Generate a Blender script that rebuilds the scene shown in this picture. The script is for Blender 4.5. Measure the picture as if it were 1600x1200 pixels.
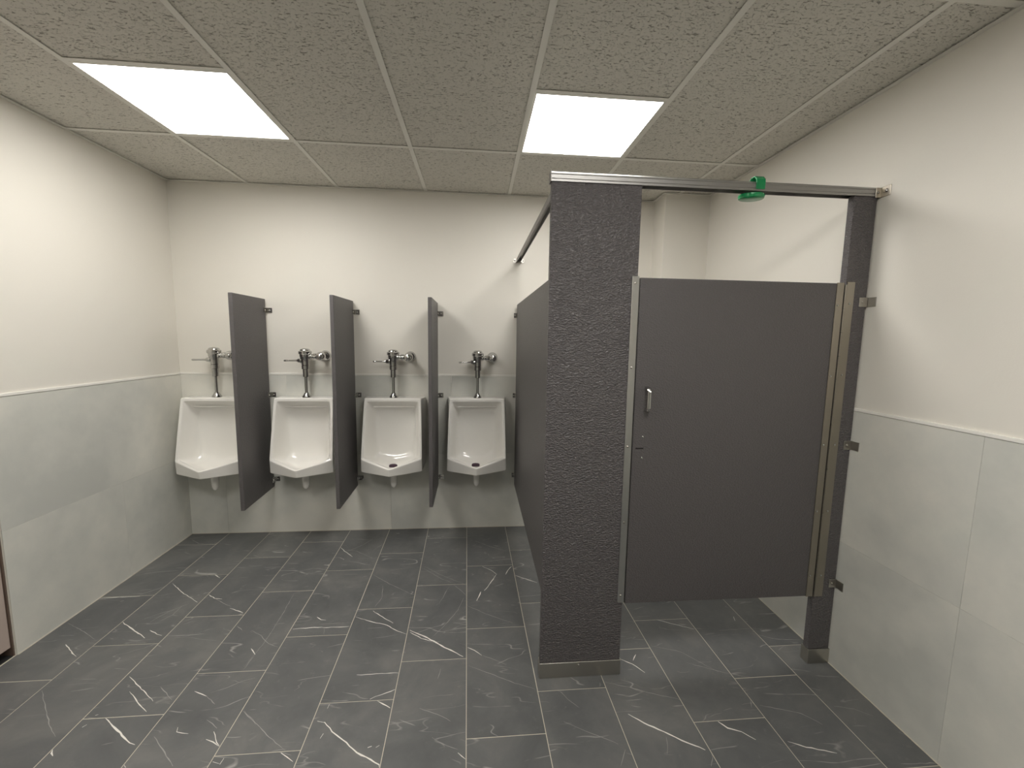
import bpy, bmesh, math, random
from mathutils import Vector, Matrix

# ---------------------------------------------------------------- clear
for o in list(bpy.data.objects):
    bpy.data.objects.remove(o)
scene = bpy.context.scene
COL = scene.collection
rnd = random.Random(7)

# ---------------------------------------------------------------- camera
cam_d = bpy.data.cameras.new('camera')
cam = bpy.data.objects.new('camera', cam_d)
COL.objects.link(cam)
cam_d.sensor_fit = 'HORIZONTAL'
cam_d.sensor_width = 36.0
cam_d.lens = 646.3164 / 1600 * 36.0
cam_d.clip_start = 0.02
YAW, PITCH, ROLL = -0.0866, -0.1123, -0.0155
def cam_rot(yaw, pitch, roll):
    return (Matrix.Rotation(yaw, 3, 'Z') @ Matrix.Rotation(pitch, 3, 'X') @ Matrix.Rotation(roll, 3, 'Y'))
_R = cam_rot(YAW, PITCH, ROLL)
_r, _f, _u = _R.col[0].copy(), _R.col[1].copy(), _R.col[2].copy()
M = Matrix((( _r.x, _u.x, -_f.x, 2.1516), (_r.y, _u.y, -_f.y, -3.1990), (_r.z, _u.z, -_f.z, 1.5236), (0, 0, 0, 1)))
cam.matrix_world = M
scene.camera = cam

# ---------------------------------------------------------------- world, exposure
LIGHT, LIGHT_FILL = 17.8, 23.8      # the two panels in view and the two unseen ones added behind the camera
world = bpy.data.worlds.new('world')
scene.world = world
world.use_nodes = True
world.node_tree.nodes['Background'].inputs[0].default_value = (0.02, 0.02, 0.02, 1)
world.node_tree.nodes['Background'].inputs[1].default_value = 1.0
vs = scene.view_settings
vs.view_transform = 'Standard'
vs.look = 'None'
vs.gamma = 1.0
vs.use_curve_mapping = False
vs.exposure = 0.0

# ---------------------------------------------------------------- room numbers (metres)
W, H, T = 3.843, 2.568, 1.2252       # room width, ceiling height, top of the wall tiles
YF = -6.0                            # wall behind the camera

# ---------------------------------------------------------------- materials
def new_mat(name):
    m = bpy.data.materials.new(name)
    m.use_nodes = True
    nt = m.node_tree
    b = nt.nodes['Principled BSDF']
    return m, nt, b

def simple(name, col, rough=0.5, metal=0.0, spec=0.5, bump=0, bscale=200, bdist=0.002):
    m, nt, b = new_mat(name)
    b.inputs['Base Color'].default_value = (*col, 1)
    b.inputs['Roughness'].default_value = rough
    b.inputs['Metallic'].default_value = metal
    b.inputs['Specular IOR Level'].default_value = spec
    if bump:
        tc = nt.nodes.new('ShaderNodeTexCoord')
        n = nt.nodes.new('ShaderNodeTexNoise')
        n.inputs['Scale'].default_value = bscale
        n.inputs['Detail'].default_value = 3
        bp = nt.nodes.new('ShaderNodeBump')
        bp.inputs['Strength'].default_value = bump
        bp.inputs['Distance'].default_value = bdist
        nt.links.new(tc.outputs['Object'], n.inputs['Vector'])
        nt.links.new(n.outputs['Fac'], bp.inputs['Height'])
        nt.links.new(bp.outputs['Normal'], b.inputs['Normal'])
    return m

def ramp(nt, stops):
    r = nt.nodes.new('ShaderNodeValToRGB')
    cr = r.color_ramp
    while len(cr.elements) < len(stops):
        cr.elements.new(0.5)
    for e, (p, c) in zip(cr.elements, stops):
        e.position = p
        e.color = (*c, 1) if len(c) == 3 else c
    return r

def coords(nt, scale=(1, 1, 1), rot=(0, 0, 0), per_object=True):
    """object coordinates, shifted by a random amount per object so that every tile differs"""
    tc = nt.nodes.new('ShaderNodeTexCoord')
    out = tc.outputs['Object']
    if per_object:
        oi = nt.nodes.new('ShaderNodeObjectInfo')
        mu = nt.nodes.new('ShaderNodeMath'); mu.operation = 'MULTIPLY'; mu.inputs[1].default_value = 57.0
        nt.links.new(oi.outputs['Random'], mu.inputs[0])
        ad = nt.nodes.new('ShaderNodeVectorMath'); ad.operation = 'ADD'
        nt.links.new(out, ad.inputs[0]); nt.links.new(mu.outputs[0], ad.inputs[1])
        out = ad.outputs[0]
    mp = nt.nodes.new('ShaderNodeMapping')
    mp.inputs['Scale'].default_value = scale
    mp.inputs['Rotation'].default_value = rot
    nt.links.new(out, mp.inputs['Vector'])
    return mp.outputs['Vector']

def noise(nt, vec, scale, detail=4, rough=0.5, dist=0.0):
    n = nt.nodes.new('ShaderNodeTexNoise')
    n.inputs['Scale'].default_value = scale
    n.inputs['Detail'].default_value = detail
    n.inputs['Roughness'].default_value = rough
    n.inputs['Distortion'].default_value = dist
    nt.links.new(vec, n.inputs['Vector'])
    return n.outputs['Fac']

def mathn(nt, op, a, b=None, clamp=False):
    m = nt.nodes.new('ShaderNodeMath'); m.operation = op; m.use_clamp = clamp
    for i, v in enumerate((a, b)):
        if v is None: continue
        if isinstance(v, (int, float)): m.inputs[i].default_value = v
        else: nt.links.new(v, m.inputs[i])
    return m.outputs[0]

def mixc(nt, fac, a, b):
    m = nt.nodes.new('ShaderNodeMix'); m.data_type = 'RGBA'
    for sock, v in ((m.inputs[0], fac), (m.inputs[6], a), (m.inputs[7], b)):
        if isinstance(v, (int, float)): sock.default_value = v
        elif isinstance(v, tuple): sock.default_value = (*v, 1)
        else: nt.links.new(v, sock)
    return m.outputs[2]

def bump(nt, b, height, strength, dist):
    bp = nt.nodes.new('ShaderNodeBump')
    bp.inputs['Strength'].default_value = strength
    bp.inputs['Distance'].default_value = dist
    nt.links.new(height, bp.inputs['Height'])
    nt.links.new(bp.outputs['Normal'], b.inputs['Normal'])

PAINT = simple('warm_white_paint', (0.78, 0.75, 0.68), 0.55, bump=0.12, bscale=160, bdist=0.002)
TRIM = simple('white_caulk', (0.86, 0.84, 0.78), 0.5)
GROUT_W = simple('wall_grout', (0.50, 0.50, 0.45), 0.8)
GROUT_F = simple('floor_grout', (0.60, 0.56, 0.46), 0.85)
GRID = simple('ceiling_grid_white', (0.80, 0.785, 0.725), 0.5)
BACKING = simple('plenum_grey', (0.12, 0.12, 0.11), 0.9)
CHROME = simple('chrome', (0.56, 0.555, 0.54), 0.06, 1.0)
STEEL = simple('brushed_steel', (0.50, 0.48, 0.44), 0.32, 1.0)
HINGE = simple('dull_hinge_steel', (0.36, 0.33, 0.28), 0.36, 1.0)
ALU = simple('satin_aluminium', (0.66, 0.66, 0.64), 0.30, 1.0)
DULL_ALU = simple('headrail_aluminium', (0.38, 0.372, 0.36), 0.46, 1.0)
DARK = simple('dark_gap', (0.012, 0.011, 0.010), 0.8)
BLACK = simple('black_threshold', (0.02, 0.02, 0.02), 0.5)
DOORTAN = simple('dusty_tan_paint', (0.50, 0.41, 0.36), 0.55)
JAMB = simple('brown_seal', (0.13, 0.09, 0.07), 0.6)
PURPLE = simple('dark_plum_block', (0.055, 0.028, 0.045), 0.5)
WHITEPL = simple('white_plastic', (0.82, 0.80, 0.76), 0.4)

# vitreous china
m, nt, b = new_mat('white_china'); CHINA = m
b.inputs['Base Color'].default_value = (0.90, 0.88, 0.83, 1)
b.inputs['Roughness'].default_value = 0.12
b.inputs['Coat Weight'].default_value = 0.4
b.inputs['Coat Roughness'].default_value = 0.05

# translucent green plastic
m, nt, b = new_mat('green_plastic'); GREEN = m
b.inputs['Base Color'].default_value = (0.02, 0.42, 0.15, 1)
b.inputs['Roughness'].default_value = 0.25
b.inputs['Transmission Weight'].default_value = 0.45

# ceiling light diffusers
def lit(power):
    m, nt, b = new_mat('lit_diffuser')
    b.inputs['Base Color'].default_value = (0.9, 0.9, 0.88, 1)
    b.inputs['Emission Color'].default_value = (1.0, 0.97, 0.925, 1)
    b.inputs['Emission Strength'].default_value = power
    return m
LIT, LIT_FILL = lit(LIGHT), lit(LIGHT_FILL)

# powder coated partition panels with a pebbled finish
def powder(name, col, strength, rough=0.42, scale=190, dist=0.004):
    m, nt, b = new_mat(name)
    v = coords(nt, (0.75, 1.0, 1.35), per_object=False)
    vo = nt.nodes.new('ShaderNodeTexVoronoi')
    vo.feature = 'SMOOTH_F1'
    vo.inputs['Scale'].default_value = scale
    vo.inputs['Smoothness'].default_value = 0.6
    vo.inputs['Randomness'].default_value = 1.0
    nv = nt.nodes.new('ShaderNodeTexNoise'); nv.inputs['Scale'].default_value = 70
    nt.links.new(v, nv.inputs['Vector'])
    ad = nt.nodes.new('ShaderNodeVectorMath'); ad.operation = 'MULTIPLY_ADD'
    nt.links.new(nv.outputs['Color'], ad.inputs[0]); ad.inputs[1].default_value = (0.012, 0.012, 0.012)
    nt.links.new(v, ad.inputs[2])
    nt.links.new(ad.outputs[0], vo.inputs['Vector'])
    b.inputs['Base Color'].default_value = (*col, 1)
    b.inputs['Roughness'].default_value = rough
    bump(nt, b, vo.outputs['Distance'], strength, dist)
    return m
CHARCOAL = powder('charcoal_powder_coat', (0.106, 0.098, 0.098), 0.55)
CHARCOAL_PEB = powder('charcoal_pebbled_coat', (0.110, 0.101, 0.102), 0.9, 0.38, 150, 0.0055)

# grey-green wall tile, softly clouded
m, nt, b = new_mat('grey_stone_wall_tile'); WTILE = m
v = coords(nt)
c1 = noise(nt, v, 1.6, 3, 0.5, 0.6)
c2 = noise(nt, v, 7.0, 5, 0.6)
f = mathn(nt, 'ADD', mathn(nt, 'MULTIPLY', c1, 0.7), mathn(nt, 'MULTIPLY', c2, 0.3))
r = ramp(nt, [(0.36, (0.56, 0.565, 0.525)), (0.50, (0.65, 0.648, 0.595)), (0.62, (0.73, 0.715, 0.65))])
nt.links.new(f, r.inputs[0])
nt.links.new(r.outputs[0], b.inputs['Base Color'])
b.inputs['Roughness'].default_value = 0.5
bump(nt, b, noise(nt, v, 90, 3), 0.08, 0.002)

# charcoal marble floor tile: clouds and hair-thin pale veins
m, nt, b = new_mat('charcoal_marble_tile'); FTILE = m
v = coords(nt)
cl = noise(nt, v, 3.2, 6, 0.62, 0.4)
r = ramp(nt, [(0.30, (0.095, 0.098, 0.099)), (0.5, (0.125, 0.128, 0.126)), (0.68, (0.165, 0.165, 0.158))])
nt.links.new(cl, r.inputs[0])
col = r.outputs[0]
for ang, sc, width, lo, hi, amt in ((0.6, 2.2, 0.0045, 0.52, 0.60, 0.50), (-0.75, 2.6, 0.004, 0.54, 0.62, 0.45), (0.2, 4.5, 0.005, 0.50, 0.62, 0.28)):
    vv = coords(nt, (0.35, 1.6, 1.0), (0, 0, ang))
    n1 = noise(nt, vv, sc, 3, 0.45, 0.25)
    d = mathn(nt, 'ABSOLUTE', mathn(nt, 'SUBTRACT', n1, 0.5))
    line = mathn(nt, 'SUBTRACT', 1.0, mathn(nt, 'DIVIDE', d, width), True)
    mk = noise(nt, v, 5.0 + sc, 2)
    mr = nt.nodes.new('ShaderNodeMapRange'); mr.inputs[1].default_value = lo; mr.inputs[2].default_value = hi
    nt.links.new(mk, mr.inputs[0])
    fac = mathn(nt, 'MULTIPLY', mathn(nt, 'MULTIPLY', line, mr.outputs[0]), amt)
    col = mixc(nt, fac, col, (0.55, 0.54, 0.50))
sc_ = noise(nt, v, 26, 5, 0.7)
mr = nt.nodes.new('ShaderNodeMapRange'); mr.inputs[1].default_value = 0.60; mr.inputs[2].default_value = 0.78
nt.links.new(sc_, mr.inputs[0])
col = mixc(nt, mathn(nt, 'MULTIPLY', mr.outputs[0], 0.35), col, (0.24, 0.235, 0.22))
nt.links.new(col, b.inputs['Base Color'])
b.inputs['Roughness'].default_value = 0.42
b.inputs['Specular IOR Level'].default_value = 0.45
bump(nt, b, noise(nt, v, 60, 4), 0.10, 0.002)
VEIN = simple('white_marble_vein', (0.80, 0.78, 0.72), 0.42)
VEIN_SOFT = simple('grey_marble_vein', (0.32, 0.315, 0.295), 0.42)

# acoustic ceiling tile with short dark fissures
m, nt, b = new_mat('fissured_ceiling_tile'); CTILE = m
v = coords(nt, (55, 150, 60))
n1 = noise(nt, v, 1.0, 2, 0.5, 0.7)
fr = ramp(nt, [(0.33, (0, 0, 0)), (0.40, (1, 1, 1))])
nt.links.new(n1, fr.inputs[0])
v2 = coords(nt, (1, 1, 1))
n2 = noise(nt, v2, 150, 2)
pr = ramp(nt, [(0.28, (0.45, 0.45, 0.45)), (0.40, (1, 1, 1))])
nt.links.new(n2, pr.inputs[0])
both = mathn(nt, 'MULTIPLY', fr.outputs[0], pr.outputs[0])
col = mixc(nt, both, (0.32, 0.305, 0.265), (0.69, 0.668, 0.605))
nt.links.new(col, b.inputs['Base Color'])
b.inputs['Roughness'].default_value = 0.9
bump(nt, b, both, 0.6, 0.006)

# ---------------------------------------------------------------- mesh helpers
def BM(): return bmesh.new()

def box(bm, x0, x1, y0, y1, z0, z1, bev=0.0, seg=2):
    r = bmesh.ops.create_cube(bm, size=1.0)
    vs_ = r['verts']
    for v in vs_:
        v.co = Vector(((x0 + x1) / 2 + v.co.x * (x1 - x0), (y0 + y1) / 2 + v.co.y * (y1 - y0), (z0 + z1) / 2 + v.co.z * (z1 - z0)))
    if bev:
        es = {e for v in vs_ for e in v.link_edges}
        bmesh.ops.bevel(bm, geom=list(es), offset=bev, segments=seg, affect='EDGES', profile=0.5)
    return bm

def ring_pts(c, ax, r, n):
    ax = ax.normalized()
    t = Vector((0, 0, 1)) if abs(ax.z) < 0.9 else Vector((1, 0, 0))
    u = ax.cross(t).normalized(); w = ax.cross(u)
    return [c + (u * math.cos(2 * math.pi * i / n) + w * math.sin(2 * math.pi * i / n)) * r for i in range(n)]

def lathe(bm, p0, ax, prof, n=24, caps=True):
    """profile = [(distance along axis, radius)]"""
    p0 = Vector(p0); ax = Vector(ax).normalized()
    rings = [[bm.verts.new(p) for p in ring_pts(p0 + ax * d, ax, max(r, 1e-4), n)] for d, r in prof]
    for a, c in zip(rings, rings[1:]):
        for i in range(n):
            bm.faces.new((a[i], a[(i + 1) % n], c[(i + 1) % n], c[i]))
    if caps:
        bm.faces.new(rings[0][::-1]); bm.faces.new(rings[-1])
    return bm

def tube(bm, pts, r, n=12):
    pts = [Vector(p) for p in pts]
    rings = []
    for i, p in enumerate(pts):
        d = (pts[min(i + 1, len(pts) - 1)] - pts[max(i - 1, 0)])
        rings.append([bm.verts.new(q) for q in ring_pts(p, d, r, n)])
    for a, c in zip(rings, rings[1:]):
        for i in range(n):
            bm.faces.new((a[i], a[(i + 1) % n], c[(i + 1) % n], c[i]))
    bm.faces.new(rings[0][::-1]); bm.faces.new(rings[-1])
    return bm

def extrude_poly(bm, pts, axis, a, b_):
    """closed 2D polygon extruded along an axis"""
    def P(p, t):
        if axis == 'x': return Vector((t, p[0], p[1]))
        if axis == 'y': return Vector((p[0], t, p[1]))
        return Vector((p[0], p[1], t))
    A = [bm.verts.new(P(p, a)) for p in pts]; B = [bm.verts.new(P(p, b_)) for p in pts]
    n = len(pts)
    for i in range(n):
        bm.faces.new((A[i], A[(i + 1) % n], B[(i + 1) % n], B[i]))
    bm.faces.new(A[::-1]); bm.faces.new(B)
    return bm

def build(name, bm, mats, parent=None, loc=None, smooth=False, rotz=0.0):
    bmesh.ops.recalc_face_normals(bm, faces=bm.faces[:])
    me = bpy.data.meshes.new(name)
    bm.to_mesh(me); bm.free()
    for mt in (mats if isinstance(mats, (list, tuple)) else [mats]):
        me.materials.append(mt)
    if smooth:
        me.polygons.foreach_set('use_smooth', [True] * len(me.polygons))
        try: me.set_sharp_from_angle(angle=math.radians(38))
        except Exception: pass
    o = bpy.data.objects.new(name, me)
    COL.objects.link(o)
    if parent: o.parent = parent
    if loc is not None: o.location = loc
    o.rotation_euler.z = rotz
    return o

def centred(name, x0, x1, y0, y1, z0, z1, mat, parent=None, bev=0.0):
    c = Vector(((x0 + x1) / 2, (y0 + y1) / 2, (z0 + z1) / 2))
    hx, hy, hz = (x1 - x0) / 2, (y1 - y0) / 2, (z1 - z0) / 2
    return build(name, box(BM(), -hx, hx, -hy, hy, -hz, hz, bev, 1), mat, parent, c)

def thing(name, label, cat, loc=(0, 0, 0), rotz=0.0, group=None):
    o = bpy.data.objects.new(name, None)
    o.empty_display_size = 0.1
    COL.objects.link(o)
    o.location = loc; o.rotation_euler.z = rotz
    o['label'] = label; o['category'] = cat
    if group: o['group'] = group
    return o

def structure(o):
    o['kind'] = 'structure'
    return o

def dup(root, loc, label, rotz=0.0):
    r = root.copy(); COL.objects.link(r)
    r.location = loc; r.rotation_euler.z = rotz; r['label'] = label
    for ch in list(root.children):
        c = ch.copy(); COL.objects.link(c); c.parent = r
        for g in list(ch.children):
            d = g.copy(); COL.objects.link(d); d.parent = c
    return r

def screw(parent, p, ax, r=0.0055, mat=None):
    bm = lathe(BM(), (0, 0, 0), ax, [(0, r), (r * 0.35, r * 0.92), (r * 0.62, r * 0.55), (r * 0.7, 0.0003)], 10)
    return build('screw', bm, mat or CHROME, parent, p, True)

# ---------------------------------------------------------------- walls
wall_back = structure(build('wall_back', box(BM(), -0.15, W + 0.15, 0, 0.12, -0.1, H + 0.12), PAINT))
bm = BM()
DY0, DY1, DZ = -2.15, -1.215, 2.10          # doorway in the left wall
box(bm, -0.12, 0, DY1, 0, -0.1, H + 0.12)
box(bm, -0.12, 0, DY0, DY1, DZ, H + 0.12)
box(bm, -0.12, 0, YF, DY0, -0.1, H + 0.12)
wall_left = structure(build('wall_left', bm, PAINT))
wall_right = structure(build('wall_right', box(BM(), W, W + 0.12, YF, 0, -0.1, H + 0.12), PAINT))
wall_front = structure(build('wall_front', box(BM(), -0.12, W + 0.12, YF - 0.12, YF, -0.1, H + 0.12), PAINT))
CHX, CHY = 3.505, -0.190                    # boxed-in corner behind the stall
wall_corner = structure(build('wall_corner', box(BM(), CHX, W, CHY, 0, 0, H), PAINT))

TT = 0.005                                  # tiles stand this far proud of the paint
G = 0.0007
def wall_tiles(wall, axis, face, sgn, cuts, u_end):
    """axis 'x': wall lies along x (face is a y value); axis 'y': along y (face is an x value)"""
    for row, (z0, z1) in enumerate(((0.0, 0.607), (0.607, T - 0.006))):
        us = [u_end[0]] + [c for c in sorted(cuts[row]) if u_end[0] < c < u_end[1]] + [u_end[1]]
        for a, c in zip(us, us[1:]):
            a2 = a + (G / 2 if a != u_end[0] else 0); c2 = c - (G / 2 if c != u_end[1] else 0)
            zz0, zz1 = z0 + (G / 2 if row else 0), z1 - (0 if row else G / 2)
            f0, f1 = sorted((face, face + sgn * TT))
            if axis == 'x': centred('tile', a2, c2, f0, f1, zz0, zz1, WTILE, wall, 0.0006)
            else: centred('tile', f0, f1, a2, c2, zz0, zz1, WTILE, wall, 0.0006)
wall_tiles(wall_back, 'x', 0.0, -1, ([0.27, 1.49, 2.71], [0.74, 1.959, 3.18]), (TT, CHX))
wall_tiles(wall_left, 'y', 0.0, 1, ([-0.565], []), (DY1, 0.0))
wall_tiles(wall_left, 'y', 0.0, 1, ([-3.37], [-2.76, -3.98]), (YF, DY0))
wall_tiles(wall_right, 'y', W, -1, ([-0.77, -1.99, -3.21, -4.43], [-0.77, -1.99, -3.21, -4.43]), (YF, CHY - 0.0))
wall_tiles(wall_front, 'x', YF, 1, ([1.2, 2.42, 3.64], [0.6, 1.82, 3.04]), (0.0, W))
wall_tiles(wall_corner, 'x', CHY, -1, ([], []), (CHX, W - TT))
wall_tiles(wall_corner, 'y', CHX, -1, ([], []), (CHY - TT, -TT))

# white caulk line along the tile tops
def trim(n, x0, x1, y0, y1):
    return structure(build('trim_%d' % n, box(BM(), x0, x1, y0, y1, T - 0.005, T + 0.009, 0.0015, 2), TRIM))
t1 = trim(1, 0.0, CHX, -0.0075, 0.0)
build('caulk_smear', box(BM(), 1.9565, 1.9612, -0.0066, -0.0046, 1.168, T - 0.004, 0.0008, 1), TRIM, t1)
trim(2, 0.0, 0.0075, DY1, -0.0075)
trim(3, W - 0.0075, W, YF, CHY)
trim(4, 0.0, 0.0075, YF, DY0)
trim(5, CHX - 0.0075, W - 0.0075, CHY - 0.0075, CHY)
# thin pale bead where wall meets floor
def bead(n, x0, x1, y0, y1):
    return structure(build('baseboard_%s' % n, box(BM(), x0, x1, y0, y1, 0.0, 0.003, 0.001, 1), GROUT_F))
bead('back', 0.0075, CHX - 0.01, -0.009, -TT)
bead('left', TT, 0.009, DY1, -0.009)
bead('right', W - 0.009, W - TT, YF, CHY)

# ---------------------------------------------------------------- door at the far left edge
door_1 = structure(build('door_1', box(BM(), -0.052, -0.012, DY0 + 0.02, DY1 - 0.008, 0.045, DZ - 0.02, 0.002), DOORTAN))
build('door_seal', box(BM(), -0.10, -0.006, DY1 - 0.006, DY1, 0.0, DZ), JAMB, door_1)
build('threshold', box(BM(), -0.11, -0.006, DY0, DY1 - 0.008, -0.004, 0.004, 0.001, 1), BLACK, door_1)
bm = BM(); box(bm, -0.115, -0.105, DY0, DY1, 0.0, DZ)
build('door_backing', bm, DARK, door_1)

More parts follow.
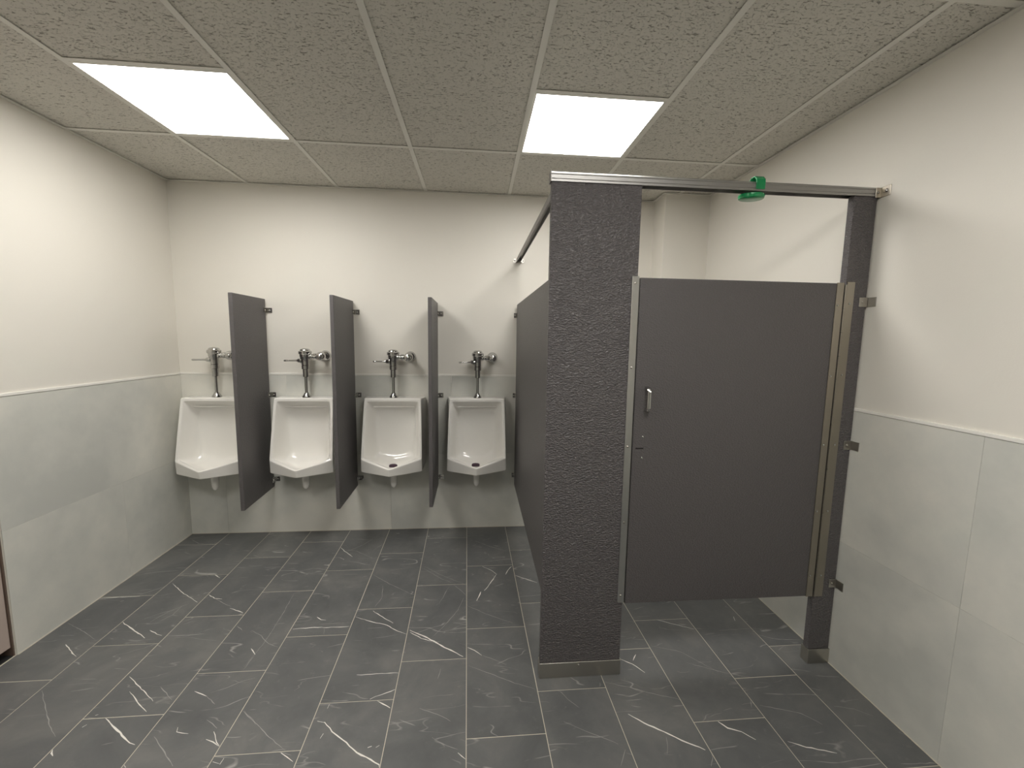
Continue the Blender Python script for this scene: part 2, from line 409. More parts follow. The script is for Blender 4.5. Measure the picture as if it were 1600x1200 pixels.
# ---------------------------------------------------------------- floor
floor = structure(build('floor', box(BM(), -0.12, W + 0.12, YF - 0.1, 0.1, -0.12, -0.0006), GROUT_F))
SH = -0.022                                 # the tile courses run a touch off square to the room
VEINS = [(5, [(1.813, -1.166), (1.901, -1.22), (1.988, -1.288), (2.096, -1.364)]), (3, [(1.816, -1.181), (1.882, -1.229), (1.94, -1.254)]), (2.5, [(1.586, -0.999), (1.666, -1.066), (1.717, -1.107)]), (2.5, [(1.505, -1.044), (1.608, -1.091), (1.688, -1.119), (1.75, -1.169), (1.801, -1.195)]), (3.5, [(2.288, -0.684), (2.239, -0.791), (2.207, -0.851)]), (4, [(2.185, -0.86), (2.17, -0.917), (2.16, -0.945)]), (2.5, [(2.198, -0.583), (2.257, -0.635), (2.291, -0.684)]), (2, [(2.087, -0.912), (2.056, -1.02), (2.007, -1.116), (1.942, -1.218)]), (2, [(1.991, -0.797), (1.963, -0.905), (1.944, -0.959)]), (1.5, [(1.815, -0.561), (1.938, -0.674), (2.083, -0.775)]), (1.5, [(1.811, -0.585), (1.948, -0.72), (2.033, -0.772)]), (2, [(2.15, -0.234), (2.261, -0.325), (2.375, -0.395)]), (4, [(2.394, -0.595), (2.364, -0.641), (2.347, -0.687)]), (3.5, [(2.405, -0.702), (2.466, -0.74), (2.537, -0.788)]), (2, [(2.021, -0.784), (2.06, -0.832), (2.098, -0.89)]), (1.5, [(2.112, -0.988), (2.214, -1.064), (2.353, -1.146)]), (3.5, [(2.116, -1.306), (2.149, -1.328), (2.186, -1.363)]), (1.5, [(2.188, -1.364), (2.245, -1.393), (2.3, -1.427)]), (1.8, [(2.123, -1.421), (2.223, -1.475), (2.329, -1.534), (2.414, -1.57)]), (4.5, [(1.56, -1.668), (1.605, -1.71), (1.673, -1.759), (1.722, -1.801), (1.78, -1.83), (1.83, -1.862)]), (2.5, [(1.531, -1.662), (1.561, -1.671)]), (4, [(1.744, -1.583), (1.773, -1.601), (1.806, -1.622)]), (2.5, [(1.712, -1.573), (1.754, -1.554), (1.813, -1.531)]), (2.5, [(1.622, -1.442), (1.71, -1.44), (1.81, -1.441)]), (3.5, [(1.447, -1.783), (1.476, -1.801), (1.504, -1.818)]), (1.8, [(1.221, -1.596), (1.291, -1.65), (1.377, -1.718), (1.461, -1.774)]), (3, [(1.209, -1.119), (1.293, -1.114), (1.355, -1.115)]), (2.5, [(1.356, -1.118), (1.428, -1.118), (1.495, -1.119)]), (1.5, [(1.33, -1.089), (1.398, -1.09), (1.481, -1.087)]), (2.5, [(1.299, -1.031), (1.328, -1.054), (1.355, -1.062)]), (1.5, [(1.369, -1.125), (1.382, -1.167)]), (2.2, [(1.001, -1.113), (1.073, -1.159), (1.121, -1.207), (1.191, -1.245)]), (1.5, [(1.085, -0.812), (1.105, -1.01), (1.111, -1.206), (1.096, -1.358)]), (2.5, [(1.186, -0.277), (1.228, -0.33), (1.307, -0.411)]), (1.8, [(1.204, -0.343), (1.266, -0.318), (1.332, -0.25), (1.383, -0.161)]), (1.5, [(1.205, -0.301), (1.313, -0.335), (1.45, -0.438)]), (1.5, [(1.475, -0.243), (1.443, -0.291), (1.425, -0.336)]), (1.5, [(1.498, -0.637), (1.621, -0.743), (1.775, -0.858)]), (1.8, [(1.926, -1.631), (2.003, -1.664), (2.058, -1.699)]), (3.5, [(2.092, -1.827), (2.107, -1.841), (2.122, -1.853)]), (1.5, [(1.989, -1.761), (2.03, -1.788), (2.091, -1.816)]), (2, [(1.996, -1.43), (1.987, -1.487)]), (1.5, [(1.589, -0.762), (1.61, -0.883), (1.588, -0.964)]), (4, [(1.552, -1.586), (1.551, -1.607)]), (3, [(1.569, -1.736), (1.573, -1.716)]), (4, [(1.787, -1.786), (1.798, -1.778)]), (4, [(1.757, -1.784), (1.771, -1.781)]), (2, [(0.623, -0.351), (0.694, -0.387)]), (1.5, [(0.675, -0.375), (0.839, -0.384)]), (4, [(0.293, -1.004), (0.387, -1.062), (0.48, -1.12), (0.505, -1.139)]), (3, [(0.488, -1.08), (0.546, -1.113), (0.577, -1.123)]), (2.2, [(0.595, -1.128), (0.678, -1.131), (0.782, -1.126)]), (3, [(0.009, -0.788), (0.109, -0.784), (0.217, -0.784)]), (2, [(0.205, -0.768), (0.252, -0.726), (0.303, -0.684)]), (1.8, [(0.216, -0.782), (0.286, -0.773), (0.311, -0.705)]), (2.5, [(0.312, -0.664), (0.435, -0.762), (0.58, -0.86)]), (2, [(0.442, -1.016), (0.477, -0.937), (0.542, -0.868)]), (1.5, [(0.475, -1.034), (0.517, -0.965), (0.518, -0.888)]), (1.5, [(0.388, -0.997), (0.436, -0.951), (0.498, -0.922)]), (2.5, [(0.599, -0.792), (0.654, -0.828), (0.699, -0.838)]), (3, [(0.792, -0.926), (0.835, -0.946), (0.885, -0.97)]), (1.8, [(0.617, -0.803), (0.708, -0.864), (0.791, -0.914)]), (3, [(0.162, -1.158), (0.229, -1.208), (0.283, -1.244)]), (1.5, [(0.027, -0.998), (0.143, -1.058), (0.271, -1.131)]), (1.3, [(0.074, -1.097), (0.147, -1.095)]), (2.5, [(0.624, -1.382), (0.713, -1.444), (0.822, -1.521)]), (2.5, [(0.688, -1.465), (0.764, -1.522), (0.833, -1.571)]), (2, [(0.799, -1.449), (0.895, -1.519)]), (4, [(0.696, -1.591), (0.787, -1.648), (0.872, -1.702), (0.897, -1.712)]), (4, [(0.64, -1.624), (0.649, -1.614)]), (3, [(0.645, -1.574), (0.653, -1.57)]), (2.2, [(0.319, -1.437), (0.414, -1.522), (0.51, -1.608), (0.578, -1.658)]), (3.5, [(0.608, -1.71), (0.64, -1.735)]), (3, [(0.96, -1.483), (1.026, -1.511)]), (1.8, [(1.026, -1.511), (1.084, -1.554)]), (1.5, [(1.033, -1.496), (1.086, -1.474), (1.135, -1.44), (1.179, -1.427)]), (2.5, [(1.004, -1.651), (1.015, -1.67), (1.063, -1.682)]), (2.5, [(1.154, -1.678), (1.191, -1.725), (1.21, -1.74)]), (2.5, [(1.145, -1.708), (1.176, -1.722), (1.21, -1.74)]), (2, [(1.096, -1.625), (1.129, -1.643), (1.158, -1.666)]), (2.2, [(0.943, -1.684), (1.011, -1.739), (1.092, -1.803)]), (1.5, [(1.216, -1.594), (1.298, -1.659)]), (4, [(1.253, -1.787), (1.25, -1.809)]), (3, [(1.221, -1.799), (1.248, -1.806)]), (2, [(0.057, -0.095), (0.147, -0.16), (0.212, -0.176)]), (3.5, [(0.278, -0.358), (0.305, -0.359)]), (3.5, [(0.51, -0.58), (0.56, -0.619)]), (2, [(0.315, -0.617), (0.334, -0.592), (0.443, -0.594)]), (3, [(1.068, -1.244), (1.106, -1.286)]), (1.5, [(1.107, -1.292), (1.101, -1.376)]), (3, [(0.908, -1.786), (0.931, -1.797)]), (2, [(0.91, -1.074), (0.955, -1.111)]), (4.5, [(2.778, -1.717), (2.826, -1.76), (2.905, -1.812), (2.963, -1.853), (3.014, -1.881)]), (1.5, [(2.508, -1.732), (2.601, -1.785), (2.695, -1.837)]), (1.8, [(2.891, -1.823), (2.878, -1.86), (2.864, -1.886)]), (4, [(3.128, -1.775), (3.151, -1.803), (3.197, -1.822), (3.23, -1.858)]), (2, [(3.349, -1.716), (3.425, -1.739), (3.493, -1.763), (3.544, -1.816)]), (3, [(3.349, -1.874), (3.403, -1.898), (3.501, -1.928)]), (1.8, [(2.73, -1.554), (2.843, -1.595), (2.939, -1.637), (3.036, -1.667)]), (3, [(2.845, -1.427), (2.893, -1.464), (2.933, -1.516)]), (3, [(2.904, -1.443), (2.932, -1.406)]), (2.5, [(3.147, -1.173), (3.21, -1.206), (3.31, -1.255)]), (1.3, [(3.035, -1.358), (3.158, -1.403), (3.277, -1.54)]), (2, [(3.627, -1.318), (3.694, -1.352), (3.82, -1.367)]), (3, [(3.582, -1.173), (3.571, -1.207)]), (1.5, [(3.661, -1.742), (3.733, -1.76), (3.785, -1.796)]), (1.3, [(3.156, -1.474), (3.238, -1.513), (3.335, -1.555)]), (1.5, [(3.327, -1.685), (3.307, -1.724)]), (2, [(3.702, -1.983), (3.851, -1.99)]), (1.5, [(3.045, -1.883), (3.002, -1.941)]), (1.5, [(2.714, -1.86), (2.677, -1.918)]), (1.5, [(2.511, -1.572), (2.547, -1.631), (2.585, -1.674)])]
COLX = [-0.027, 0.2745, 0.5755, 0.877, 1.1745, 1.476, 1.7775, 2.082, 2.3895, 2.692, 2.9895, 3.292, 3.594, 3.896]
PHASE = [0.178, 0.580, 0.388, 0.186, 0.577, 0.381, 0.177, 0.576, 0.384, 0.170, 0.571, 0.376, 0.198]
GJ = 0.0030
tiles = []
for ci in range(13):
    xa, xb = COLX[ci], COLX[ci + 1]
    ys = [0.0]
    y = -PHASE[ci]
    while y > YF + 0.01:
        ys.append(y); y -= 0.600
    ys.append(YF)
    for y1, y0 in zip(ys, ys[1:]):
        tiles.append((xa, xb, y0, y1))
def clip_x(poly, lim, keep_less):
    out = []
    for i in range(len(poly)):
        a, c = poly[i], poly[(i + 1) % len(poly)]
        ina = (a[0] <= lim) == keep_less; inc = (c[0] <= lim) == keep_less
        if ina: out.append(a)
        if ina != inc:
            t = (lim - a[0]) / (c[0] - a[0]); out.append((lim, a[1] + t * (c[1] - a[1])))
    return out
vein_tile = {}
for vi, (wd, pts) in enumerate(VEINS):
    mx, my = pts[len(pts) // 2]
    if len(pts) == 2: mx, my = (pts[0][0] + pts[1][0]) / 2, (pts[0][1] + pts[1][1]) / 2
    for ti, (xa, xb, y0, y1) in enumerate(tiles):
        if xa + SH * my <= mx < xb + SH * my and y0 <= my < y1:
            vein_tile.setdefault(ti, []).append(vi); break
for ti, (xa, xb, y0, y1) in enumerate(tiles):
    g = GJ / 2
    poly = [(xa + SH * y0 + g, y0 + g), (xb + SH * y0 - g, y0 + g), (xb + SH * y1 - g, y1 - g), (xa + SH * y1 + g, y1 - g)]
    poly = clip_x(clip_x(poly, 0.0, False), W, True)
    if len(poly) < 3: continue
    cx = sum(p[0] for p in poly) / len(poly); cy = sum(p[1] for p in poly) / len(poly)
    bm = BM()
    extrude_poly(bm, [(p[0] - cx, p[1] - cy) for p in poly], 'z', -0.009, 0.0)
    lift = rnd.uniform(-0.0003, 0.0003)
    for vi in vein_tile.get(ti, ()):
        wd, pts = VEINS[vi]
        pr = random.Random(vi)
        # densify and roughen the line, taper both ends
        P = []
        for a, c in zip(pts, pts[1:]):
            L = math.hypot(c[0] - a[0], c[1] - a[1]); k = max(1, int(L / 0.018))
            for s in range(k): P.append((a[0] + (c[0] - a[0]) * s / k, a[1] + (c[1] - a[1]) * s / k))
        P.append(pts[-1])
        n = len(P)
        def inside(px, py):
            return (min(max(px, max(xa + SH * py + g + 0.001, 0.002)), min(xb + SH * py - g - 0.001, W - 0.002)), min(max(py, y0 + g + 0.001), y1 - g - 0.001))
        rows = []
        for i, (px, py) in enumerate(P):
            d = Vector((P[min(i + 1, n - 1)][0] - P[max(i - 1, 0)][0], P[min(i + 1, n - 1)][1] - P[max(i - 1, 0)][1]))
            d = d.normalized() if d.length else Vector((1, 0))
            q = Vector((-d.y, d.x))
            e = min(i, n - 1 - i) / max(1.0, (n - 1) / 2)
            w_ = wd * 0.00052 * (0.45 + 0.75 * min(1, e * 2)) * pr.uniform(0.55, 1.35)
            j = pr.uniform(-0.0016, 0.0016)
            A = inside(px + q.x * (j + w_), py + q.y * (j + w_)); B = inside(px + q.x * (j - w_), py + q.y * (j - w_))
            rows.append((bm.verts.new((A[0] - cx, A[1] - cy, 0.00025)), bm.verts.new((B[0] - cx, B[1] - cy, 0.00025))))
        for (a, b1), (c, d1) in zip(rows, rows[1:]):
            f_ = bm.faces.new((a, b1, d1, c))
            f_.material_index = 1 if wd >= 2.4 else 2
    o = build('tile', bm, [FTILE, VEIN, VEIN_SOFT], floor, (cx, cy, lift))
    # inlay faces must look up
    for p in o.data.polygons:
        if p.material_index and p.normal.z < 0: p.flip()

# ---------------------------------------------------------------- ceiling
ceiling = structure(build('ceiling', box(BM(), -0.12, W + 0.12, YF - 0.1, 0.1, H + 0.045, H + 0.16), BACKING))
GX = [0.0, 0.543, 1.156, 1.778, 2.385, 2.992, 3.600, W]
GY = [0.0, -0.716, -1.936, -2.546, -3.766, -4.376, -5.596, YF]
BW = 0.012
lights = {(0.543, -0.716): 1, (2.385, -0.716): 1, (0.543, -2.546): 1, (2.385, -2.546): 1}  # last two are unseen panels added to light the stall front
def grid_bar(x0, x1, y0, y1, z0=0.0):
    cx, cy = (x0 + x1) / 2, (y0 + y1) / 2
    hx, hy = (x1 - x0) / 2, (y1 - y0) / 2
    bm = box(BM(), -hx, hx, -hy, hy, -0.001, 0.001)
    if hx < hy: box(bm, -0.001, 0.001, -hy, hy, 0.001, 0.035)
    else: box(bm, -hx, hx, -0.001, 0.001, 0.001, 0.035)
    build('grid_bar', bm, GRID, ceiling, (cx, cy, H + z0 + 0.001))
for x in GX[1:-1]: grid_bar(x - BW, x + BW, YF, 0.0)
def ctile(xa, xb, ya, yb):
    c = Vector(((xa + xb) / 2, (ya + yb) / 2, H + 0.0125))
    hx, hy = (xb - xa) / 2 - 0.004, (yb - ya) / 2 - 0.004
    bm = box(BM(), -hx, hx, -hy, hy, -0.008, 0.008)
    build('ceiling_tile', bm, CTILE, ceiling, c)
light_spots = []
for i in range(len(GX) - 1):
    xa, xb = GX[i], GX[i + 1]
    for y1, y0 in zip(GY, GY[1:]):
        if y0 > YF: grid_bar(xa + (BW if i else 0), xb - (BW if i < 6 else 0), y0 - BW, y0 + BW)
        if (xa, y1) in lights:
            ym = y1 - 0.604
            grid_bar(xa + BW, xb - BW, ym - BW, ym + BW)
            light_spots.append((xa + BW, xb - BW, ym + BW, y1 - BW))
            ctile(xa, xb, y0, ym)
        else:
            ctile(xa, xb, y0, y1)
# wall angle around the ceiling edge
AN = 0.022
bm = BM()
for (x0, x1, y0, y1) in ((0, AN, YF, 0), (W - AN, W, YF, 0), (AN, W - AN, -AN, 0), (AN, W - AN, YF, YF + AN), (CHX - AN, W - AN, CHY - AN, CHY), (CHX - AN, CHX, CHY, -AN)):
    box(bm, x0, x1, y0, y1, H - 0.0015, H + 0.0002)
wa = build('wall_angle', bm, GRID, ceiling)

def make_light(xa, xb, ya, yb, label, glow=None):
    cx, cy = (xa + xb) / 2, (ya + yb) / 2
    hx, hy = (xb - xa) / 2 - 0.001, (yb - ya) / 2 - 0.001
    t = thing('ceiling_light', label, 'ceiling light', (cx, cy, H), 0, 'recessed ceiling lights')
    fw = 0.007
    bm = BM()
    for (a, b1, c, d) in ((-hx, hx, -hy, -hy + fw), (-hx, hx, hy - fw, hy), (-hx, -hx + fw, -hy + fw, hy - fw), (hx - fw, hx, -hy + fw, hy - fw)):
        box(bm, a, b1, c, d, 0.0, 0.014)
    build('frame', bm, GRID, t)
    bm = box(BM(), -hx + fw, hx - fw, -hy + fw, hy - fw, 0.003, 0.008)
    build('diffuser', bm, glow or LIT, t)
    return t
make_light(*light_spots[0], 'square lit white ceiling panel nearer the left wall')
make_light(*light_spots[2], 'square lit white ceiling panel above the stall corner post')
make_light(*light_spots[1], 'unseen square lit ceiling panel added just behind the camera on the left', LIT_FILL)  # out of view, added and set brighter to lift the stall front
make_light(*light_spots[3], 'unseen square lit ceiling panel added just behind the camera on the right', LIT_FILL)  # out of view, added to brighten the right wall and stall door

# ---------------------------------------------------------------- urinals
def expand(c, k):
    """5 corner loop -> 20 point loop with rounded corners (k = metres of rounding) """
    C5 = [Vector(p) for p in c]; out = []
    for i in range(5):
        p, q, n = C5[i - 1], C5[i], C5[(i + 1) % 5]
        kk = k if i != 3 else k * 1.3
        a = q + (p - q).normalized() * kk; d = q + (n - q).normalized() * kk
        out += [a, (a + d) * 0.25 + q * 0.5, d, (q + n) / 2]
    return out
def lerp5(a, c, t): return [tuple(Vector(p) + (Vector(q) - Vector(p)) * t) for p, q in zip(a, c)]
def urinal_bm():
    L0 = [(-0.227, 0, 1.064), (0.227, 0, 1.064), (0.224, 0, 0.545), (0, 0, 0.520), (-0.224, 0, 0.545)]
    L1 = [(-0.209, -0.118, 1.066), (0.209, -0.118, 1.066), (0.2195, -0.205, 0.534), (0, -0.308, 0.530), (-0.2195, -0.205, 0.534)]
    L2 = [(-0.204, -0.132, 1.060), (0.204, -0.132, 1.060), (0.2170, -0.214, 0.630), (0, -0.318, 0.583), (-0.2170, -0.214, 0.630)]
    L3 = [(-0.187, -0.133, 1.043), (0.187, -0.133, 1.043), (0.2005, -0.208, 0.640), (0, -0.304, 0.588), (-0.2005, -0.208, 0.640)]
    L4 = [(-0.181, -0.122, 1.034), (0.181, -0.122, 1.034), (0.194, -0.195, 0.628), (0, -0.288, 0.570), (-0.194, -0.195, 0.628)]
    L5 = [(-0.158, -0.064, 0.985), (0.158, -0.064, 0.985), (0.160, -0.110, 0.600), (0, -0.190, 0.546), (-0.160, -0.110, 0.600)]
    L6 = [(-0.146, -0.046, 0.955), (0.146, -0.046, 0.955), (0.130, -0.062, 0.640), (0, -0.075, 0.588), (-0.130, -0.062, 0.640)]
    L7 = [(-0.06, -0.044, 0.85), (0.06, -0.044, 0.85), (0.06, -0.050, 0.74), (0, -0.052, 0.72), (-0.06, -0.050, 0.74)]
    seq = [(L0, .012), (lerp5(L0, L1, .04), .012), (lerp5(L0, L1, .5), .012), (lerp5(L0, L1, .95), .012), (L1, .011), (lerp5(L1, L2, .12), .011), (lerp5(L1, L2, .5), .011), (lerp5(L1, L2, .86), .011),
           (L2, .011), (lerp5(L2, L3, .3), .012), (lerp5(L2, L3, .75), .013), (L3, .014), (lerp5(L3, L4, .4), .016), (L4, .020), (lerp5(L4, L5, .45), .032), (L5, .045), (lerp5(L5, L6, .5), .045), (L6, .04), (L7, .015)]
    bm = BM()
    loops = [[bm.verts.new(p) for p in expand(l, k)] for l, k in seq]
    n = len(loops[0])
    for a, c in zip(loops, loops[1:]):
        for i in range(n): bm.faces.new((a[i], a[(i + 1) % n], c[(i + 1) % n], c[i]))
    bm.faces.new(loops[-1]); bm.faces.new(loops[0][::-1])
    return bm
def make_urinal(x, label):
    t = thing('urinal', label, 'urinal', (x, -TT, 0), 0, 'wall hung urinals')
    o = build('bowl', urinal_bm(), CHINA, t, None, True)
    md = o.modifiers.new('round', 'SUBSURF'); md.levels = 1; md.render_levels = 2
    o.data.polygons.foreach_set('use_smooth', [True] * len(o.data.polygons))
    at = o.data.attributes.get('sharp_edge')
    if at: o.data.attributes.remove(at)
    bm = lathe(BM(), (0, -0.150, 0.545), (0, 0.03, -1), [(0, 0.040), (0.030, 0.036), (0.055, 0.026), (0.115, 0.023), (0.135, 0.019), (0.146, 0.010)], 20)
    build('drain_outlet', bm, CHINA, t, None, True)
    # flushing rim under the top: a shallow lip with a slot
    bm = box(BM(), -0.150, 0.150, -0.090, -0.060, 0.990, 1.000, 0.004, 2)
    build('flush_rim', bm, CHINA, t, None, True)
    bm = lathe(BM(), (0, -0.19, 0.5495), (0, -0.15, 1), [(0, 0.032), (0.004, 0.030), (0.005, 0.012)], 18)
    build('drain_strainer', bm, CHROME, t, None, True)
    return t
UX = [0.285, 0.912, 1.542, 2.157]
ULAB = ['white china urinal closest to the left wall, partly behind the first dark screen',
        'white china urinal between the first and second dark screens from the left',
        'white china urinal between the middle and the right dark screens, dark block in bowl',
        'white china urinal between the rightmost dark screen and the toilet stall']
u0 = make_urinal(UX[0], ULAB[0])
for x, l in zip(UX[1:], ULAB[1:]): dup(u0, (x, -TT, 0), l)

def deodorant(x, label, r, tilt):
    bm = lathe(BM(), (0, 0, 0), (0, tilt, 1), [(0, r * 0.9), (0.006, r), (0.016, r * 0.96), (0.022, r * 0.7), (0.024, r * 0.2)], 18)
    o = build('deodorant_block', bm, PURPLE, None, (x, -0.232, 0.577), True)
    o['label'] = label; o['category'] = 'deodorant block'; o['group'] = 'urinal deodorant blocks'
deodorant(1.556, 'dark plum deodorant block low in the third urinal from the left', 0.030, 0.25)
deodorant(2.150, 'dark plum deodorant block in the urinal beside the stall', 0.030, 0.25)

# ---------------------------------------------------------------- flush valves (local: z from urinal top, y = 0 on the pipe axis)
def make_valve(loc, label):
    t = thing('flush_valve', label, 'flush valve', loc, 0, 'chrome flush valves')
    Z = (0, 0, 1)
    build('spud_flange', lathe(BM(), (0, 0, 0), Z, [(0, 0.030), (0.006, 0.030), (0.012, 0.028), (0.022, 0.021), (0.028, 0.017), (0.034, 0.016)], 24), CHROME, t, None, True)
    build('tailpiece', lathe(BM(), (0, 0, 0.034), Z, [(0, 0.0105), (0.118, 0.0105)], 20), CHROME, t, None, True)
    build('vacuum_breaker', lathe(BM(), (0, 0, 0.148), Z, [(0, 0.0125), (0.003, 0.0195), (0.056, 0.0205), (0.059, 0.0265), (0.084, 0.0275), (0.088, 0.023)], 24), CHROME, t, None, True)
    build('valve_body', lathe(BM(), (0, 0, 0.234), Z, [(0, 0.023), (0.004, 0.027), (0.030, 0.027), (0.050, 0.029), (0.058, 0.036), (0.066, 0.038), (0.082, 0.038)], 28), CHROME, t, None, True)
    build('cap', lathe(BM(), (0, 0, 0.314), Z, [(0, 0.042), (0.003, 0.045), (0.020, 0.045), (0.024, 0.041), (0.026, 0.036), (0.032, 0.034), (0.038, 0.028), (0.042, 0.016), (0.043, 0.001)], 28), CHROME, t, None, True)
    hs = build('handle_socket', lathe(BM(), (-0.022, -0.002, 0.268), (-1, -0.10, 0), [(0, 0.021), (0.010, 0.021), (0.014, 0.017), (0.026, 0.015), (0.030, 0.011)], 20), CHROME, t, None, True)
    build('handle', lathe(BM(), (-0.050, -0.005, 0.268), (-1, -0.16, -0.01), [(0, 0.010), (0.012, 0.0070), (0.060, 0.0062), (0.086, 0.0070), (0.092, 0.0040)], 14), CHROME, hs, None, True)
    # supply: from the body to the right, elbowing back into the wall at the stop
    build('supply_tube', lathe(BM(), (0.028, 0, 0.300), (1, 0, 0), [(0, 0.022), (0.012, 0.022), (0.016, 0.016), (0.028, 0.016), (0.033, 0.021), (0.050, 0.021), (0.054, 0.017), (0.075, 0.018)], 22), CHROME, t, None, True)
    st = build('control_stop', lathe(BM(), (0.112, -0.036, 0.300), (0, 1, 0), [(0, 0.014), (0.003, 0.024), (0.014, 0.031), (0.034, 0.034), (0.052, 0.029), (0.060, 0.019), (0.080, 0.018)], 26), CHROME, t, None, True)
    build('stop_cap', lathe(BM(), (0.112, -0.034, 0.300), (0, -1, 0), [(0, 0.016), (0.006, 0.015), (0.010, 0.009)], 18), CHROME, st, None, True)
    build('escutcheon', lathe(BM(), (0.112, 0.088, 0.300), (0, -1, 0), [(0, 0.041), (0.006, 0.040), (0.018, 0.032), (0.028, 0.020)], 26), CHROME, t, None, True)
    return t
VLAB = ['chrome flush valve over the urinal closest to the left wall',
        'chrome flush valve between the first and second dark screens from the left',
        'chrome flush valve between the middle and right dark screens',
        'chrome flush valve over the urinal beside the stall']
VX = [0.296, 0.917, 1.540, 2.161]
v0 = make_valve((VX[0], -0.088, 1.0655), VLAB[0])
for x, l in zip(VX[1:], VLAB[1:]): dup(v0, (x, -0.088, 1.0655), l)

# ---------------------------------------------------------------- urinal screens
def l_bracket(parent, x, z, h=0.036, side=1):
    """small chrome angle: one leg along the panel face, the other flat on the wall"""
    bm = BM()
    s = side
    xa, xb = sorted((x, x + s * 0.003)); box(bm, xa, xb, -0.046, 0.0, z - h / 2, z + h / 2, 0.0008, 1)
    xa, xb = sorted((x + s * 0.003, x + s * 0.040)); box(bm, xa, xb, -0.003, 0.0, z - h / 2, z + h / 2, 0.0008, 1)
    b = build('wall_bracket', bm, CHROME, parent)
    screw(b, (x + s * 0.024, -0.003, z), (0, -1, 0), 0.0055, STEEL)
    screw(b, (x + s * 0.003, -0.026, z), (s, 0, 0), 0.0055, STEEL)
    return b
def make_screen(loc, rotz, label):
    t = thing('urinal_screen', label, 'partition screen', loc, rotz, 'dark screens between the urinals')
    build('panel', box(BM(), -0.0125, 0.0125, -0.462, -0.012, 0.368, 1.772, 0.003, 2), CHARCOAL, t)
    for z in (1.692, 1.072, 0.424): l_bracket(t, 0.0125, z)
    return t
# origin on the wall at mid thickness
s0 = make_screen((0.612, -TT, 0), 0.050, 'dark charcoal urinal screen nearest the left wall, most of its face showing')
dup(s0, (1.232, -TT, 0), 'dark charcoal urinal screen in the middle of the three', 0.018)
dup(s0, (1.848, -TT, 0), 'dark charcoal urinal screen seen nearly edge-on, nearest the stall', 0.006)

# ---------------------------------------------------------------- toilet stall
FY = -1.512                                  # front face of pilasters and door
stall_g = 'toilet stall partitions'
# side panel
sp = thing('side_panel', 'dark charcoal stall side wall facing the urinals', 'partition panel', (2.4695, 0, 0), 0, stall_g)
build('panel', box(BM(), -0.0125, 0.0125, -1.474, -0.014, 0.352, 1.772, 0.003, 2), CHARCOAL, sp)
for z in (1.690, 1.072, 0.430):
    bm = BM()
    box(bm, -0.0155, -0.0125, -0.046, -TT, z - 0.018, z + 0.018, 0.0008, 1)
    box(bm, -0.034, -0.0155, -0.008, -TT, z - 0.018, z + 0.018, 0.0008, 1)
    b_ = build('wall_bracket', bm, CHROME, sp)
    screw(b_, (-0.026, -0.008, z), (0, -1, 0), 0.005, STEEL)

def pilaster(x0, x1, label, ztop, shoe_screw):
    cx = (x0 + x1) / 2; h = (x1 - x0) / 2
    t = thing('pilaster', label, 'stall post', (cx, FY, 0), 0, stall_g)
    build('panel', box(BM(), -h, h, 0.0, 0.032, 0.004, ztop, 0.003, 2), CHARCOAL_PEB, t)
    bm = BM()
    s = 0.0025
    box(bm, -h - s, h + s, -0.006, -0.001, 0.0, 0.072, 0.001, 1)
    box(bm, -h - s, h + s, 0.033, 0.038, 0.0, 0.072, 0.001, 1)
    box(bm, -h - s, -h - 0.0003, -0.001, 0.033, 0.0, 0.072)
    box(bm, h + 0.0003, h + s, -0.001, 0.033, 0.0, 0.072)
    sh = build('floor_shoe', bm, STEEL, t)
    sh['label'] = 'dull stainless shoe wrapping the foot of the post'
    if shoe_screw: screw(sh, (shoe_screw - cx, -0.006, 0.060), (0, -1, 0), 0.0045)
    return t
RZ0, RZ1 = 2.136, 2.176
pA = pilaster(2.4435, 2.811, 'broad dark pebbled stall post at the front left corner', RZ0 + 0.004, 2.619)
pB = pilaster(3.731, 3.8345, 'narrow dark stall post standing against the right wall', RZ0 + 0.004, None)
ST = 'door_strike'
# aluminium strike on the broad post
stp = build(ST, box(BM(), -0.0145, 0.0145, -0.008, -0.0005, 0.352, 1.780, 0.001, 1), ALU, pA, (2.800 - (2.4435 + 2.811) / 2, 0, 0))
stp['label'] = 'bright aluminium strip down the edge beside the door'
for z in (1.752, 1.405, 1.066, 0.726, 0.386): screw(stp, (-0.002, -0.008, z), (0, -1, 0), 0.005, STEEL)
# L brackets from the narrow post to the right wall
cxB = (3.731 + 3.8345) / 2
for z in (1.698, 1.064, 0.402):
    bm = BM()
    box(bm, 3.800 - cxB, W - TT - cxB - 0.0002, -0.0035, -0.0004, z - 0.020, z + 0.020, 0.0008, 1)
    x1 = (W if z > T else W - TT) - cxB - 0.0003
    box(bm, x1 - 0.003, x1, -0.040, -0.0004, z - 0.020, z + 0.020, 0.0008, 1)
    b_ = build('wall_bracket', bm, STEEL, pB)
    screw(b_, (3.814 - cxB, -0.0035, z), (0, -1, 0), 0.0055, STEEL)

# door
DX0, DX1, DZ0, DZ1 = 2.8215, 3.7255, 0.342, 1.776
dt = thing('stall_door', 'dark charcoal stall door hanging between the broad and the narrow post', 'stall door', ((DX0 + DX1) / 2, FY, 0), 0, stall_g)
hw = (DX1 - DX0) / 2; dcx = (DX0 + DX1) / 2
build('door_panel', box(BM(), -hw, hw, 0.0, 0.026, DZ0, DZ1, 0.003, 2), CHARCOAL, dt)
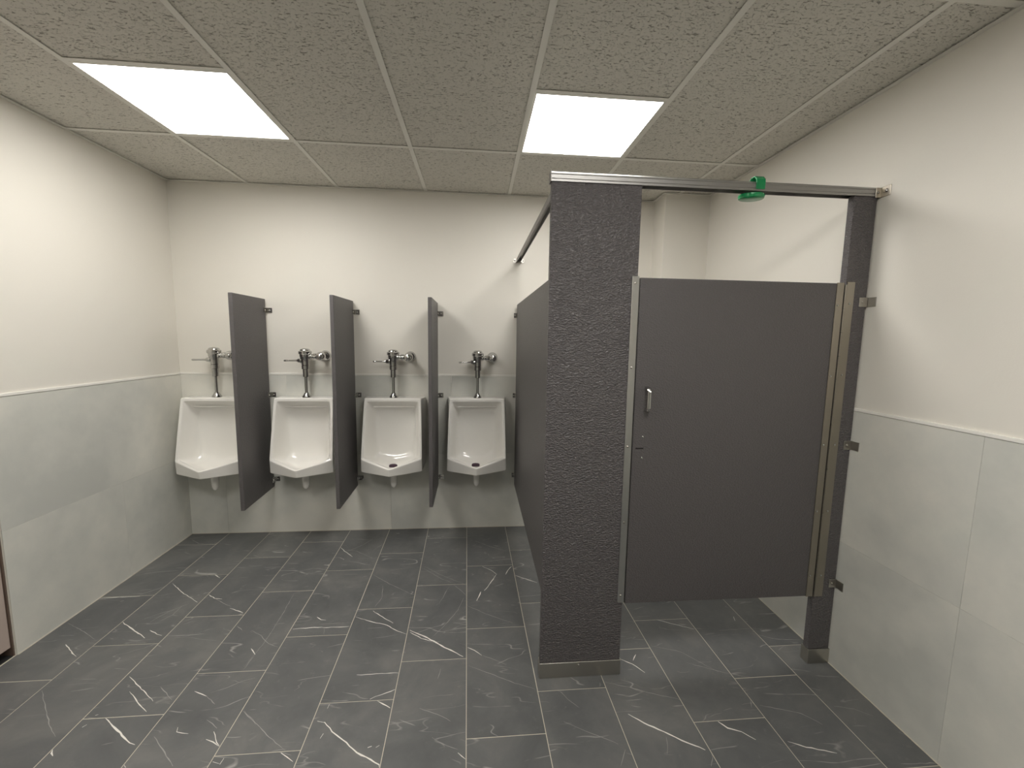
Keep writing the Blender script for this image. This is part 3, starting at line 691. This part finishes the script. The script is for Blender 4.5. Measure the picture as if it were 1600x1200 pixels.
# pull handle
hx = 2.872 - dcx
bm = tube(BM(), [(hx, -0.0005, 1.318), (hx, -0.020, 1.318), (hx, -0.026, 1.314), (hx, -0.030, 1.306), (hx, -0.030, 1.236), (hx, -0.026, 1.228), (hx, -0.020, 1.224), (hx, -0.0005, 1.224)], 0.0088, 12)
h_ = build('pull_handle', bm, CHROME, dt, None, True)
h_['label'] = 'small chrome D-shaped pull'
build('latch_slot', box(BM(), 2.836 - dcx, 2.871 - dcx, -0.0006, 0.002, 1.0535, 1.0595), DARK, dt)
for z in (1.107, 1.014): screw(dt, (2.865 - dcx, -0.0002, z), (0, -1, 0), 0.0048)
# continuous hinge: door leaf, post leaf, knuckles
lf = build('hinge_leaf', box(BM(), 3.6905 - dcx, 3.7225 - dcx, -0.0030, -0.0004, DZ0, DZ1 + 0.002), HINGE, dt)
for z in (1.682, 1.376, 1.067, 0.757, 0.445): screw(lf, (3.701 - dcx, -0.003, z), (0, -1, 0), 0.005)
lf2 = build('hinge_leaf', box(BM(), 3.737 - cxB, 3.772 - cxB, -0.0030, -0.0004, DZ0 - 0.002, DZ1 + 0.006), HINGE, pB)
for z in (1.690, 1.382, 1.067, 0.757, 0.445): screw(lf2, (3.754 - cxB, -0.003, z), (0, -1, 0), 0.005)
z = DZ0; k = 0
while z < DZ1 - 0.01:
    z2 = min(z + 0.102, DZ1)
    own, ox = (dt, dcx) if k % 2 == 0 else (pB, cxB)
    build('hinge_knuckle', lathe(BM(), (3.7305 - ox, -0.0042, z + 0.001), (0, 0, 1), [(0, 0.0042), (z2 - z - 0.002, 0.0042)], 10), HINGE, own, None, True)
    z = z2; k += 1

# ribbed aluminium headrail over the stall front
def rail_profile(w, h):
    """cross section (depth, height): sloped anti-grip top, two fine grooves in the front"""
    return [(-w, 0.000), (-w, h * 0.20), (-w + 0.0015, h * 0.24), (-w, h * 0.28), (-w, h * 0.62), (-w + 0.0015, h * 0.66), (-w, h * 0.70), (-w, h * 0.80),
            (-w * 0.62, h * 0.95), (0, h), (w * 0.62, h * 0.95), (w, h * 0.80), (w, 0.0), (w - 0.003, 0.0), (w - 0.003, h * 0.6), (-w + 0.003, h * 0.6), (-w + 0.003, 0.0)]
RX0, RX1 = 2.4405, 3.836
hr = thing('headrail', 'long grey aluminium headrail across the top of the stall front', 'headrail', ((RX0 + RX1) / 2, FY + 0.016, RZ0), 0, stall_g)
hl = (RX1 - RX0) / 2
build('rail', extrude_poly(BM(), rail_profile(0.022, 0.040), 'x', -hl, hl), DULL_ALU, hr)
build('end_cap', box(BM(), -hl - 0.003, -hl, -0.023, 0.023, -0.001, 0.041, 0.001, 1), DULL_ALU, hr)
bm = BM()
box(bm, hl - 0.020, W - (RX0 + RX1) / 2 - 0.0035, -0.0265, -0.0222, -0.006, 0.034, 0.001, 1)
box(bm, W - (RX0 + RX1) / 2 - 0.0035, W - (RX0 + RX1) / 2 - 0.0004, -0.066, 0.060, -0.006, 0.036, 0.001, 1)
wb = build('wall_bracket', bm, HINGE, hr)
wb['label'] = 'metal bracket fixing the rail end to the wall'
screw(wb, (W - (RX0 + RX1) / 2 - 0.0035, -0.050, 0.016), (-1, 0, 0), 0.0075)
screw(wb, (hl - 0.012, -0.0265, 0.014), (0, -1, 0), 0.006)
# rail running from the corner post back to the wall
br = thing('brace_rail', 'thin grey aluminium rail running from corner post back to rear wall', 'headrail', (2.4665, 0, 2.092), 0, stall_g)
build('rail', extrude_poly(BM(), [(p[0], p[1]) for p in rail_profile(0.015, 0.034)], 'y', -1.458, -0.004), DULL_ALU, br)
bm = BM()
box(bm, -0.042, 0.042, -0.0035, -0.0004, -0.008, 0.022, 0.001, 1)
box(bm, -0.022, 0.022, -0.030, -0.0035, -0.008, -0.001, 0.001, 1)
wb = build('wall_bracket', bm, STEEL, br)
for sx in (-0.032, 0.032): screw(wb, (sx, -0.0035, 0.008), (0, -1, 0), 0.005)

# ---------------------------------------------------------------- green clip hung over the headrail
gx = 3.305
gt = thing('air_freshener', 'translucent green plastic clip hooked over the stall headrail', 'air freshener', (gx, FY + 0.016, RZ0), 0)
bm = BM()
# strap: rises at the front, folds over the rail and drops behind
outline = [(-0.0262, 0.006), (-0.0275, 0.030), (-0.026, 0.046), (-0.012, 0.060), (0.012, 0.060), (0.0262, 0.046), (0.0265, -0.010)]
inner = [(-0.0230, 0.006), (-0.0240, 0.030), (-0.0225, 0.043), (-0.010, 0.0565), (0.010, 0.0565), (0.0235, 0.043), (0.0235, -0.010)]
extrude_poly(bm, outline + inner[::-1], 'x', -0.020, 0.018)
st_ = build('strap', bm, GREEN, gt, None, True)
bm = lathe(BM(), (-0.018, 0.006, -0.027), (0, -0.10, 1), [(0, 0.044), (0.003, 0.048), (0.012, 0.050), (0.018, 0.049), (0.020, 0.046), (0.008, 0.042)], 28)
build('cup', bm, GREEN, gt, None, True)
